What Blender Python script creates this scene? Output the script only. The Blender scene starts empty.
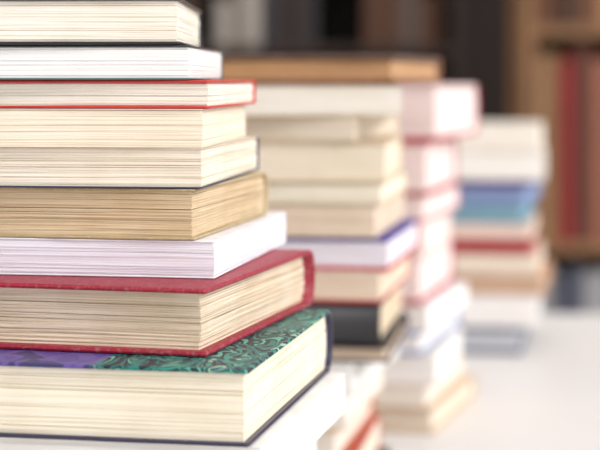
import bpy, bmesh, math, random
from mathutils import Vector, Matrix
random.seed(7)
K=1.35
F0=1300.0; F=F0*K; ZT=0.75; ZC=ZT+0.33
sc=bpy.context.scene

def lin(c):
    r=[]
    for v in c:
        v=v/255.0
        r.append(v/12.92 if v<=0.04045 else ((v+0.055)/1.055)**2.4)
    return (r[0],r[1],r[2],1)

def new_mat(name):
    m=bpy.data.materials.new(name); m.use_nodes=True
    nt=m.node_tree; b=nt.nodes['Principled BSDF']
    return m,nt,b

_pc={}
def page_mat(col,lines=0.35,scale=1.0):
    k=('p',col,lines,scale)
    if k in _pc: return _pc[k]
    m,nt,b=new_mat('paper_edges'); N=nt.nodes; L=nt.links
    tc=N.new('ShaderNodeTexCoord')
    wn=N.new('ShaderNodeTexNoise'); wn.inputs['Scale'].default_value=9; wn.inputs['Detail'].default_value=2
    L.new(tc.outputs['Object'],wn.inputs['Vector'])
    sub=N.new('ShaderNodeVectorMath'); sub.operation='SUBTRACT'; sub.inputs[1].default_value=(.5,.5,.5)
    L.new(wn.outputs['Color'],sub.inputs[0])
    sm=N.new('ShaderNodeVectorMath'); sm.operation='MULTIPLY'; sm.inputs[1].default_value=(0,0,0.0024)
    L.new(sub.outputs[0],sm.inputs[0])
    ad=N.new('ShaderNodeVectorMath'); ad.operation='ADD'
    L.new(tc.outputs['Object'],ad.inputs[0]); L.new(sm.outputs[0],ad.inputs[1])
    mp=N.new('ShaderNodeMapping'); mp.inputs['Scale'].default_value=(3.5,3.5,1300*scale)
    L.new(ad.outputs[0],mp.inputs['Vector'])
    n=N.new('ShaderNodeTexNoise'); n.inputs['Scale'].default_value=1; n.inputs['Detail'].default_value=5; n.inputs['Roughness'].default_value=.7
    L.new(mp.outputs[0],n.inputs['Vector'])
    cr=N.new('ShaderNodeValToRGB'); e=cr.color_ramp.elements
    c=lin(col); d=[c[0]*(1-lines),c[1]*(1-lines*1.07),c[2]*(1-lines*1.16),1]
    e[0].position=.34; e[0].color=d; e[1].position=.54; e[1].color=c
    L.new(n.outputs['Fac'],cr.inputs[0])
    n2=N.new('ShaderNodeTexNoise'); n2.inputs['Scale'].default_value=30; n2.inputs['Detail'].default_value=6
    L.new(tc.outputs['Object'],n2.inputs['Vector'])
    cr2=N.new('ShaderNodeValToRGB'); e=cr2.color_ramp.elements
    e[0].position=.32; e[0].color=(.90,.86,.80,1); e[1].position=.6; e[1].color=(1,1,1,1)
    L.new(n2.outputs['Fac'],cr2.inputs[0])
    mx=N.new('ShaderNodeMix'); mx.data_type='RGBA'; mx.blend_type='MULTIPLY'; mx.inputs[0].default_value=min(1,lines*2)
    L.new(cr.outputs[0],mx.inputs[6]); L.new(cr2.outputs[0],mx.inputs[7])
    L.new(mx.outputs[2],b.inputs['Base Color'])
    bp=N.new('ShaderNodeBump'); bp.inputs['Strength'].default_value=.35; bp.inputs['Distance'].default_value=.0005
    L.new(n.outputs['Fac'],bp.inputs['Height']); L.new(bp.outputs[0],b.inputs['Normal'])
    b.inputs['Roughness'].default_value=.9
    _pc[k]=m; return m

def cover_mat(col,rough=.5,var=.15,scale=60,worn=False):
    k=('c',col,rough,var,worn)
    if k in _pc: return _pc[k]
    m,nt,b=new_mat('book_cover'); N=nt.nodes; L=nt.links
    tc=N.new('ShaderNodeTexCoord'); n=N.new('ShaderNodeTexNoise'); n.inputs['Scale'].default_value=scale; n.inputs['Detail'].default_value=5
    L.new(tc.outputs['Object'],n.inputs['Vector'])
    cr=N.new('ShaderNodeValToRGB'); e=cr.color_ramp.elements; c=lin(col)
    e[0].position=.3; e[0].color=[v*(1-var) for v in c[:3]]+[1]; e[1].position=.65; e[1].color=c
    L.new(n.outputs['Fac'],cr.inputs[0]); out=cr.outputs[0]
    if worn:
        nw=N.new('ShaderNodeTexNoise'); nw.inputs['Scale'].default_value=420; nw.inputs['Detail'].default_value=6
        L.new(tc.outputs['Object'],nw.inputs['Vector'])
        wr=N.new('ShaderNodeValToRGB'); e=wr.color_ramp.elements
        e[0].position=.52; e[0].color=(0,0,0,1); e[1].position=.74; e[1].color=(.6,.6,.6,1)
        L.new(nw.outputs['Fac'],wr.inputs[0])
        mx=N.new('ShaderNodeMix'); mx.data_type='RGBA'; mx.inputs[7].default_value=[min(1,v*.75+.22) for v in c[:3]]+[1]
        L.new(wr.outputs[0],mx.inputs[0]); L.new(out,mx.inputs[6]); out=mx.outputs[2]
    L.new(out,b.inputs['Base Color'])
    bp=N.new('ShaderNodeBump'); bp.inputs['Strength'].default_value=.3 if worn else .1; bp.inputs['Distance'].default_value=.0005
    n3=N.new('ShaderNodeTexNoise'); n3.inputs['Scale'].default_value=900
    L.new(tc.outputs['Object'],n3.inputs['Vector'])
    L.new(n3.outputs['Fac'],bp.inputs['Height']); L.new(bp.outputs[0],b.inputs['Normal'])
    b.inputs['Roughness'].default_value=rough
    _pc[k]=m; return m

def marbled_mat():
    m,nt,b=new_mat('illustrated_cover'); N=nt.nodes; L=nt.links
    tc=N.new('ShaderNodeTexCoord')
    mp=N.new('ShaderNodeMapping'); mp.inputs['Scale'].default_value=(1.0,.5,1)
    L.new(tc.outputs['Object'],mp.inputs[0])
    n=N.new('ShaderNodeTexNoise'); n.inputs['Scale'].default_value=55; n.inputs['Detail'].default_value=.8; n.inputs['Distortion'].default_value=1.5
    L.new(mp.outputs[0],n.inputs['Vector'])
    cr=N.new('ShaderNodeValToRGB'); cr.color_ramp.interpolation='CONSTANT'; e=cr.color_ramp.elements
    e[0].position=0; e[0].color=lin((22,36,54)); e[1].position=.34; e[1].color=lin((30,120,112))
    for p,c in ((.39,(20,38,54)),(.43,(92,172,152)),(.47,(20,44,60)),(.52,(46,138,124)),(.57,(22,30,52)),(.62,(150,196,170)),(.66,(30,90,100))):
        x=e.new(p); x.color=lin(c)
    L.new(n.outputs['Fac'],cr.inputs[0])
    cr2=N.new('ShaderNodeValToRGB'); cr2.color_ramp.interpolation='CONSTANT'; e=cr2.color_ramp.elements
    e[0].position=0; e[0].color=lin((84,68,138)); e[1].position=.46; e[1].color=lin((100,84,152))
    x=e.new(.60); x.color=lin((58,56,104))
    L.new(n.outputs['Fac'],cr2.inputs[0])
    sp=N.new('ShaderNodeSeparateXYZ'); L.new(tc.outputs['Object'],sp.inputs[0])
    mr=N.new('ShaderNodeMapRange'); mr.inputs[1].default_value=-.070; mr.inputs[2].default_value=-.074
    L.new(sp.outputs[0],mr.inputs[0])
    mx=N.new('ShaderNodeMix'); mx.data_type='RGBA'
    L.new(mr.outputs[0],mx.inputs[0]); L.new(cr.outputs[0],mx.inputs[6]); L.new(cr2.outputs[0],mx.inputs[7])
    L.new(mx.outputs[2],b.inputs['Base Color']); b.inputs['Roughness'].default_value=.4
    b.inputs['Specular IOR Level'].default_value=.3
    return m

def slab(bm,x0,x1,y0,y1,z0,z1,mi,bev=0.0):
    vs=[bm.verts.new((x,y,z)) for z in (z0,z1) for x,y in ((x0,y0),(x1,y0),(x1,y1),(x0,y1))]
    fs=[(3,2,1,0),(4,5,6,7),(0,1,5,4),(1,2,6,5),(2,3,7,6),(3,0,4,7)]
    faces=[]
    for f in fs:
        fc=bm.faces.new([vs[i] for i in f]); fc.material_index=mi; faces.append(fc)
    if bev>0:
        es=set()
        for f in faces: es.update(f.edges)
        r=bmesh.ops.bevel(bm,geom=list(es),offset=bev,segments=2,profile=.5,affect='EDGES')
        for f in r['faces']: f.material_index=mi

def board(bm,Lg,yb,z0,z1,mi,wear):
    """cover board: rounded front edge and corners, slightly worn wavy outline"""
    t=z1-z0; r=t*.45; cr=.0024 if t>.0012 else .0012
    us=[0,.0006,.0014,.0026]
    xs=[-u for u in us]+[-Lg*i/30 for i in range(1,30)]+[-Lg+u for u in us[::-1]]
    ph=random.uniform(0,6); ph2=random.uniform(0,6)
    rings=[]
    for x in xs:
        e=min(-x,Lg+x)
        off=cr-math.sqrt(max(0,cr*cr-(cr-min(e,cr))**2))
        y0=off+wear*(math.sin(ph+x*45)+.6*math.sin(ph2+x*130))*.5+random.uniform(-.3,.3)*wear*.6
        sh=r*.8 if e<.0001 else 0
        pr=[(y0+r,z0+sh),(y0+r*.3,z0+r*.3+sh*.6),(y0,z0+r+sh*.1),(y0,z1-r-sh*.1),(y0+r*.3,z1-r*.3-sh*.6),(y0+r,z1-sh),(yb,z1-sh),(yb,z0+sh)]
        rings.append([bm.verts.new((x,p[0],p[1])) for p in pr])
    n=8
    for a,c in zip(rings,rings[1:]):
        for k in range(n):
            f=bm.faces.new((a[k],a[(k+1)%n],c[(k+1)%n],c[k])); f.material_index=mi
    bm.faces.new(rings[0]).material_index=mi; bm.faces.new(rings[-1][::-1]).material_index=mi

def book(X,Y,zt,zb,ang,W=.135,Lg=.205,kind='hard',cover=None,pages=None,tb=None,inset=None,spine_front=False,
         name=None,jit=.0003,hollow=.0,topcover=None,wear=.0005):
    """X,Y = near right corner, zt/zb relative to camera height"""
    Y=Y*K; W=W*K; Lg=Lg*1.3; ang=math.degrees(math.atan(math.tan(math.radians(ang))/K))
    T=zt-zb-0.0002
    hard=kind=='hard'
    tb=tb if tb is not None else (.0024 if hard else .0005)
    inset=inset if inset is not None else (.0032 if hard else .0006)
    bulge=min(.007,T*.18) if hard else .0012
    bm=bmesh.new()
    z0=tb; z1=T-tb; H=z1-z0
    n=max(6,int(H/.0005)); NX=14; NY=8
    sig=random.uniform(5,9); grp=0
    for i in range(n):
        za=z0+H*i/n; zb_=z0+H*(i+1)/n
        t=((i+.5)/n)*2-1
        if i%8==0: grp=random.uniform(0,jit)
        edge=.0007*abs(t)**6 if not hard else 0
        fy=inset+hollow*(1-t*t)+random.uniform(0,1)*jit+grp+ .0003*(math.sin(i/sig)+1)*.5 + edge
        by=W-tb-.0005 + (bulge*.8*(1-t*t)-.001 if hard else -.0003)
        xr=-inset-random.uniform(0,1)*jit-edge-grp*.7; xl=-Lg+inset+random.uniform(0,1)*jit
        if random.random()<.08: fy+=jit*2.2; xr-=jit*1.6
        ph=random.uniform(0,6)
        pts=[]
        for k in range(NX): 
            u=k/NX; pts.append((xl+(xr-xl)*u,fy+jit*.5*math.sin(ph+u*9)))
        for k in range(NY):
            u=k/NY; pts.append((xr+jit*.4*math.sin(ph+u*4)*(1 if 0<k else 0),fy+(by-fy)*u))
        pts.append((xr,by)); pts.append((xl,by))
        a=[bm.verts.new((p[0],p[1],za)) for p in pts]; c=[bm.verts.new((p[0],p[1],zb_)) for p in pts]
        m_=len(pts)
        for k in range(m_):
            k2=(k+1)%m_
            bm.faces.new((a[k],a[k2],c[k2],c[k])).material_index=0
        bm.faces.new(c).material_index=0
        bm.faces.new(a[::-1]).material_index=0
    yb=W-.004*(1 if hard else 0)
    board(bm,Lg,yb,0,tb,1,wear); board(bm,Lg,yb,T-tb,T,2,wear)
    Kn=14; prof_o=[];prof_i=[]
    ys=W-(.005 if hard else .0008)
    th=tb*.8
    for k in range(Kn+1):
        t=-1+2*k/Kn
        ex=(1-abs(t)**(2.2 if hard else 6))
        yy=ys+(.005 if hard else .0008)*min(1,ex*3)+bulge*ex
        prof_o.append((yy, T/2+t*T/2)); prof_i.append((yy-th, T/2+t*(T/2-th)))
    ring=prof_o+prof_i[::-1]
    A=[bm.verts.new((0,p[0],p[1])) for p in ring]; B=[bm.verts.new((-Lg,p[0],p[1])) for p in ring]
    R=len(ring)
    for k in range(R):
        k2=(k+1)%R
        f=bm.faces.new((A[k],A[k2],B[k2],B[k])); f.material_index=1; f.smooth=True
    for k in range(Kn):
        for V in (A,B):
            f=bm.faces.new((V[k],V[k+1],V[R-2-k],V[R-1-k])); f.material_index=1
    if spine_front:
        for v in bm.verts: v.co.y=W-v.co.y
    bmesh.ops.recalc_face_normals(bm,faces=bm.faces[:])
    nm=name or ('hardcover_book' if hard else 'paperback_book')
    me=bpy.data.meshes.new(nm); bm.to_mesh(me); bm.free()
    pages=pages or page_mat((240,222,196)); cover=cover or cover_mat((235,230,220))
    me.materials.append(pages); me.materials.append(cover); me.materials.append(topcover or cover)
    o=bpy.data.objects.new(nm,me); sc.collection.objects.link(o)
    o.location=(X,Y,ZC+zb+0.0001); o.rotation_euler=(0,0,-math.radians(ang))
    return o

def px(x,D): return (x-300)/F0*D

P=page_mat; C=cover_mat
cream=P((246,234,218),.28); cream2=P((244,228,206),.5); white=P((251,249,247),.14); lav=P((243,241,250),.15)
old=P((228,206,172),.5); warmw=P((249,242,232),.2)
# ---------------- front stack ----------------
S=[
 (181,.63,.0402,.0170,.6,.125,dict(kind='hard',tb=.0016,inset=.002,cover=C((34,29,31)),topcover=C((70,60,54)),pages=P((248,240,228),.25))),
 (191,.63,.0170,.0000,3.4,.13,dict(kind='soft',tb=.0009,inset=.0006,cover=C((80,105,108)),topcover=C((45,50,52)),pages=P((251,249,248),.15))),
 (210,.63,.0000,-.0140,7.6,.132,dict(kind='soft',tb=.0013,inset=.0008,cover=C((205,48,38)),pages=P((247,239,228),.3),wear=.0009,jit=.0005)),
 (204,.63,-.0140,-.0330,7,.122,dict(kind='soft',tb=.0004,cover=C((238,228,212)),pages=P((247,235,216),.2),jit=.0003)),
 (203,.63,-.0330,-.0528,9.8,.133,dict(kind='soft',tb=.0007,cover=C((48,56,86)),topcover=C((228,214,194)),pages=P((248,238,222),.36))),
 (195,.63,-.0528,-.0780,14.9,.122,dict(kind='hard',tb=.0014,inset=.0016,cover=C((190,168,128),.6,.2,60,True),pages=old,jit=.0007,wear=.0009)),
 (215,.63,-.0780,-.0965,13.2,.141,dict(kind='soft',tb=.0009,inset=.0003,cover=C((242,241,246)),pages=lav)),
 (206,.60,-.0965,-.1283,19.6,.147,dict(kind='hard',tb=.0024,inset=.0048,cover=C((160,20,48),.5,.2,60,True),pages=cream2,jit=.0007,hollow=.003,wear=.0008)),
 (249,.575,-.1283,-.1628,14.6,.156,dict(kind='hard',tb=.0018,inset=.0028,cover=C((44,38,66),.35),topcover=marbled_mat(),pages=P((249,240,222),.28))),
 (262,.577,-.1628,-.1850,16,.15,dict(kind='soft',tb=.0008,inset=.0004,cover=C((240,238,236)),pages=P((250,247,243),.14))),
 (250,.575,-.1850,-.2120,12,.15,dict(kind='soft',cover=C((240,236,228)),pages=white)),
 (255,.58,-.2120,-.2500,15,.16,dict(kind='hard',cover=C((60,90,120)),pages=cream)),
 (250,.58,-.2500,-.2900,12,.16,dict(kind='hard',cover=C((150,60,50)),pages=cream)),
 (255,.575,-.2900,-.3300,14,.165,dict(kind='hard',cover=C((80,70,64)),pages=cream)),
]
for x,D,zt,zb,a,W,k in S: book(px(x,D),D,zt,zb,a,W,.215,**k)

# ---------------- second stack ----------------
D=.95
S=[
 (394,.0190,-.0037,20,dict(kind='hard',tb=.0045,inset=.003,cover=C((136,84,52),.6,.3,60,True),topcover=C((88,58,40),.6,.3,60,True),pages=P((208,164,122),.35),Lg=.2,W=.138,wear=.0016)),
 (403,-.0037,-.0263,3,dict(kind='soft',tb=.001,inset=.001,cover=C((214,196,172)),pages=P((246,240,230),.15))),
 (356,-.0263,-.0455,17,dict(kind='soft',tb=.001,inset=.001,cover=C((214,196,170)),pages=P((240,228,210),.2))),
 (387,-.0455,-.0753,9,dict(kind='hard',inset=.0015,tb=.002,cover=C((218,198,168)),pages=P((244,232,212),.22))),
 (382,-.0753,-.0914,12,dict(kind='soft',tb=.0012,inset=.001,cover=C((206,190,160)),pages=P((248,240,222),.18))),
 (376,-.0914,-.1155,13,dict(kind='soft',tb=.001,inset=.001,cover=C((226,210,190)),pages=P((240,222,202),.28))),
 (389,-.1155,-.1403,14,dict(kind='soft',tb=.0030,cover=C((196,40,46)),topcover=C((72,54,150)),pages=P((240,234,242),.12))),
 (380,-.1403,-.1637,14,dict(kind='soft',tb=.0022,inset=.0005,cover=C((186,34,42)),topcover=C((232,216,200)),pages=P((243,224,204),.22))),
 (381,-.1637,-.1950,12,dict(kind='hard',tb=.002,cover=C((32,29,34)),spine_front=True)),
 (388,-.1950,-.2070,11,dict(kind='hard',tb=.0016,cover=C((60,52,54)),pages=P((238,218,196),.3))),
 (352,-.2070,-.2300,18,dict(kind='soft',cover=C((236,230,224)),pages=white)),
 (346,-.2300,-.2560,15,dict(kind='soft',tb=.0012,cover=C((222,206,188)),pages=P((247,240,232),.2))),
 (338,-.2560,-.2800,14,dict(kind='hard',tb=.002,cover=C((200,120,80)),topcover=C((226,196,160)),pages=warmw)),
 (352,-.2800,-.3060,12,dict(kind='soft',cover=C((190,66,56)),pages=cream)),
 (356,-.3060,-.3300,14,dict(kind='hard',cover=C((96,80,70)),pages=cream)),
]
for x,zt,zb,a,k in S:
    k=dict(k); k.setdefault('W',.14); k.setdefault('Lg',.2)
    book(px(x,D),D,zt,zb,a,**k)

# ---------------- third stack (red-covered, behind) ----------------
D=1.21
pk=P((248,230,227),.12)
S=[
 (436,-.0046,-.0560,22,dict(kind='hard',tb=.003,inset=.001,cover=C((180,26,52)),topcover=C((238,212,208)),pages=pk)),
 (427,-.0560,-.1090,17,dict(kind='hard',tb=.005,inset=.001,cover=C((176,24,50)),topcover=C((180,36,56)),pages=pk)),
 (424,-.1090,-.1330,19,dict(kind='hard',tb=.003,inset=.001,cover=C((220,140,138)),topcover=C((235,215,210)),pages=pk)),
 (424,-.1330,-.1650,16,dict(kind='soft',tb=.0015,cover=C((232,208,200)),pages=pk)),
 (420,-.1650,-.2100,18,dict(kind='hard',tb=.005,inset=.001,cover=C((184,32,50)),topcover=C((235,215,210)),pages=pk)),
 (428,-.2100,-.2350,21,dict(kind='soft',tb=.001,cover=C((228,225,228)),pages=white)),
 (422,-.2350,-.2560,20,dict(kind='hard',cover=C((120,148,200)),pages=white)),
 (436,-.2560,-.2850,16,dict(kind='soft',tb=.001,cover=C((228,220,212)),pages=white)),
 (426,-.2850,-.3060,20,dict(kind='soft',tb=.001,cover=C((230,212,190)),pages=warmw)),
 (434,-.3060,-.3300,22,dict(kind='hard',cover=C((216,190,160)),pages=cream)),
]
for x,zt,zb,a,k in S:
    book(px(x,D),D,zt,zb,a,W=.15,Lg=.2,**k)

# ---------------- far stack ----------------
D=1.56
s=D/F0
S=[
 (540,125,152,12,dict(kind='soft',tb=.001,cover=C((234,226,212)),pages=P((251,245,235),.1))),
 (545,152,181,11,dict(kind='soft',tb=.001,cover=C((238,231,224)),pages=P((251,248,242),.1))),
 (527,181,188,17,dict(kind='hard',tb=.003,cover=C((80,58,140)),pages=P((130,110,170),.1))),
 (526,188,206,17,dict(kind='hard',tb=.004,cover=C((126,150,196)),pages=P((160,178,212),.1))),
 (524,206,224,15,dict(kind='hard',tb=.004,cover=C((92,148,170)),pages=P((160,198,210),.1))),
 (532,224,240,13,dict(kind='soft',tb=.001,cover=C((226,196,180)),pages=P((243,224,212),.1))),
 (532,240,254,12,dict(kind='hard',tb=.004,cover=C((180,28,48)),pages=P((186,50,64),.1))),
 (538,254,276,13,dict(kind='soft',tb=.001,cover=C((236,214,192)),pages=cream)),
 (545,276,296,14,dict(kind='hard',tb=.005,cover=C((202,158,126)),pages=P((228,200,174),.2))),
 (538,296,328,12,dict(kind='soft',tb=.001,cover=C((232,231,232)),pages=white)),
 (522,328,355,13,dict(kind='hard',tb=.006,cover=C((82,94,118)),pages=P((215,218,226),.2))),
]
for x,ya,yb,a,k in S:
    zb=-(yb-80)*s
    if yb==355: zb=-.33
    book(px(x,D),D,-(ya-80)*s,zb,a,W=.145,Lg=.17,**k)

# ---------------- table ----------------
def simple(name,col,rough=.5,scale=8,var=.06,stretch=(1,1,1)):
    m,nt,b=new_mat(name); N=nt.nodes; L=nt.links
    tc=N.new('ShaderNodeTexCoord'); mp=N.new('ShaderNodeMapping'); mp.inputs['Scale'].default_value=stretch
    n=N.new('ShaderNodeTexNoise'); n.inputs['Scale'].default_value=scale; n.inputs['Detail'].default_value=5
    L.new(tc.outputs['Object'],mp.inputs[0]); L.new(mp.outputs[0],n.inputs['Vector'])
    cr=N.new('ShaderNodeValToRGB'); e=cr.color_ramp.elements; c=lin(col)
    e[0].position=.3; e[0].color=[v*(1-var) for v in c[:3]]+[1]; e[1].position=.7; e[1].color=c
    L.new(n.outputs['Fac'],cr.inputs[0]); L.new(cr.outputs[0],b.inputs['Base Color']); b.inputs['Roughness'].default_value=rough
    return m
def obj_from(bm,name,mats,loc=(0,0,0)):
    bmesh.ops.recalc_face_normals(bm,faces=bm.faces[:])
    me=bpy.data.meshes.new(name); bm.to_mesh(me); bm.free()
    for m in mats: me.materials.append(m)
    o=bpy.data.objects.new(name,me); sc.collection.objects.link(o); o.location=loc; return o
bm=bmesh.new()
TY=1.84*K
slab(bm,-.9,1.3,-.1,TY,ZT-.035,ZT,0,.004)
for x in (-.8,1.2):
    for y in (0,TY-.12):
        slab(bm,x-.03,x+.03,y-.03,y+.03,0,ZT-.035,0,.003)
slab(bm,-.77,1.17,TY-.14,TY-.12,ZT-.12,ZT-.035,0); slab(bm,-.77,1.17,0,.02,ZT-.12,ZT-.035,0)
obj_from(bm,'white_table',[simple('white_table_paint',(228,225,222),.4,5,.04)])

# ---------------- room ----------------
WB=4.6*K
bm=bmesh.new(); slab(bm,-3,4,-2.5,WB,-.05,0,0); obj_from(bm,'floor',[simple('floor_tiles',(130,124,122),.5,3,.25)])
bm=bmesh.new(); slab(bm,-3,4,WB,WB+.1,0,3,0); obj_from(bm,'wall_back',[simple('dark_wall',(46,32,26),.8,2,.3)])
bm=bmesh.new(); slab(bm,-3.1,-3,-2.5,WB+.1,0,3,0); obj_from(bm,'wall_left',[simple('left_wall',(205,198,190),.8,2,.1)])

def bookcase(name,x0,x1,yf,depth,zs,top,col,bookcols,seed,fill=.93,hr=(.6,.9),wr=(.02,.05)):
    rnd=random.Random(seed)
    wood=simple(name+'_wood',col,.6,6,.35,(1,8,8))
    bm=bmesh.new(); t=.03
    slab(bm,x0,x0+t,yf,yf+depth,0,top,0,.002); slab(bm,x1-t,x1,yf,yf+depth,0,top,0,.002)
    slab(bm,x0+t,x1-t,yf+depth-.015,yf+depth,0,top,1)
    for z in zs+[top]: slab(bm,x0+t,x1-t,yf,yf+depth-.015,z-t,z,0,.002)
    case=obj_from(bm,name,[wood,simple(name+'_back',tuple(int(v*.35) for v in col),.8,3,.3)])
    bm=bmesh.new(); allc=[]; 
    for cs in bookcols: 
        for c in cs:
            if c not in allc: allc.append(c)
    mats=[simple('shelved_cover',c,.7,30,.2) for c in allc]; mats.append(page_mat((225,205,175),.25))
    pm=len(allc)
    for i,z in enumerate(zs):
        zn=(zs+[top])[i+1]-t; H=zn-z; x=x0+t+.01; cs=bookcols[min(i,len(bookcols)-1)]
        while x<x1-t-.06:
            w=rnd.uniform(*wr)
            if rnd.random()>fill: x+=w*2; continue
            h=min(H*rnd.uniform(*hr),.52); d=depth*rnd.uniform(.6,.75); y=yf+.02+rnd.uniform(0,.02)
            mi=allc.index(rnd.choice(cs))
            slab(bm,x,x+.003,y,y+d,z+.0005,z+h,mi); slab(bm,x+w-.003,x+w,y,y+d,z+.0005,z+h,mi)
            slab(bm,x+.003,x+w-.003,y,y+.004,z+.0005,z+h,mi)
            slab(bm,x+.003,x+w-.003,y+.004,y+d-.004,z+.004,z+h-.004,pm)
            x+=w+.001
    b=obj_from(bm,'shelved_books',mats); b.parent=case
low=[(130,138,156),(100,110,132),(150,152,160),(84,86,102),(170,168,170)]
red=[(150,30,36),(120,80,52),(170,130,92),(100,54,38),(186,120,96),(150,30,36),(196,160,122)]
bookcase('oak_bookcase',.55,1.75,3.2*K,.3,[.1,.68,1.215,1.70],2.1,(152,110,74),[low,red,[(120,76,50),(140,50,42),(90,60,44),(176,132,92)]],11,.99,(.84,.97),(.028,.055))
g=[(96,84,76),(74,52,42),(120,104,94),(62,56,60),(100,66,48),(190,180,170),(50,36,30),(44,32,28)]
bookcase('dark_bookcase',-1.6,.52,4.2*K,.3,[.1,.5,.86,1.19,1.5],2.1,(60,42,33),[g],8,.9,(.55,.88),(.03,.08))

# ---------------- lighting ----------------
w=bpy.data.worlds.new('World'); sc.world=w; w.use_nodes=True
bg=w.node_tree.nodes['Background']; bg.inputs[0].default_value=(.99,.985,.985,1); bg.inputs[1].default_value=1.12
sd=bpy.data.lights.new('window_sun','SUN'); sd.energy=2.0; sd.angle=math.radians(25); sd.color=(1,.975,.95)
so=bpy.data.objects.new('window_sun',sd); sc.collection.objects.link(so)
d=Vector((-1.0,.55,-.75)); so.rotation_euler=d.to_track_quat('-Z','Y').to_euler(); so.location=(2,-1,2.5)

cd=bpy.data.cameras.new('camera'); co=bpy.data.objects.new('camera',cd); sc.collection.objects.link(co)
co.location=(0,0,ZC); co.rotation_euler=(math.radians(90),0,0)
cd.sensor_width=36; cd.lens=36*F/600; cd.shift_y=-145/600; cd.clip_start=.01
cd.dof.use_dof=True; cd.dof.focus_distance=.63*K; cd.dof.aperture_fstop=5.0*K
sc.camera=co
sc.view_settings.view_transform='Standard'
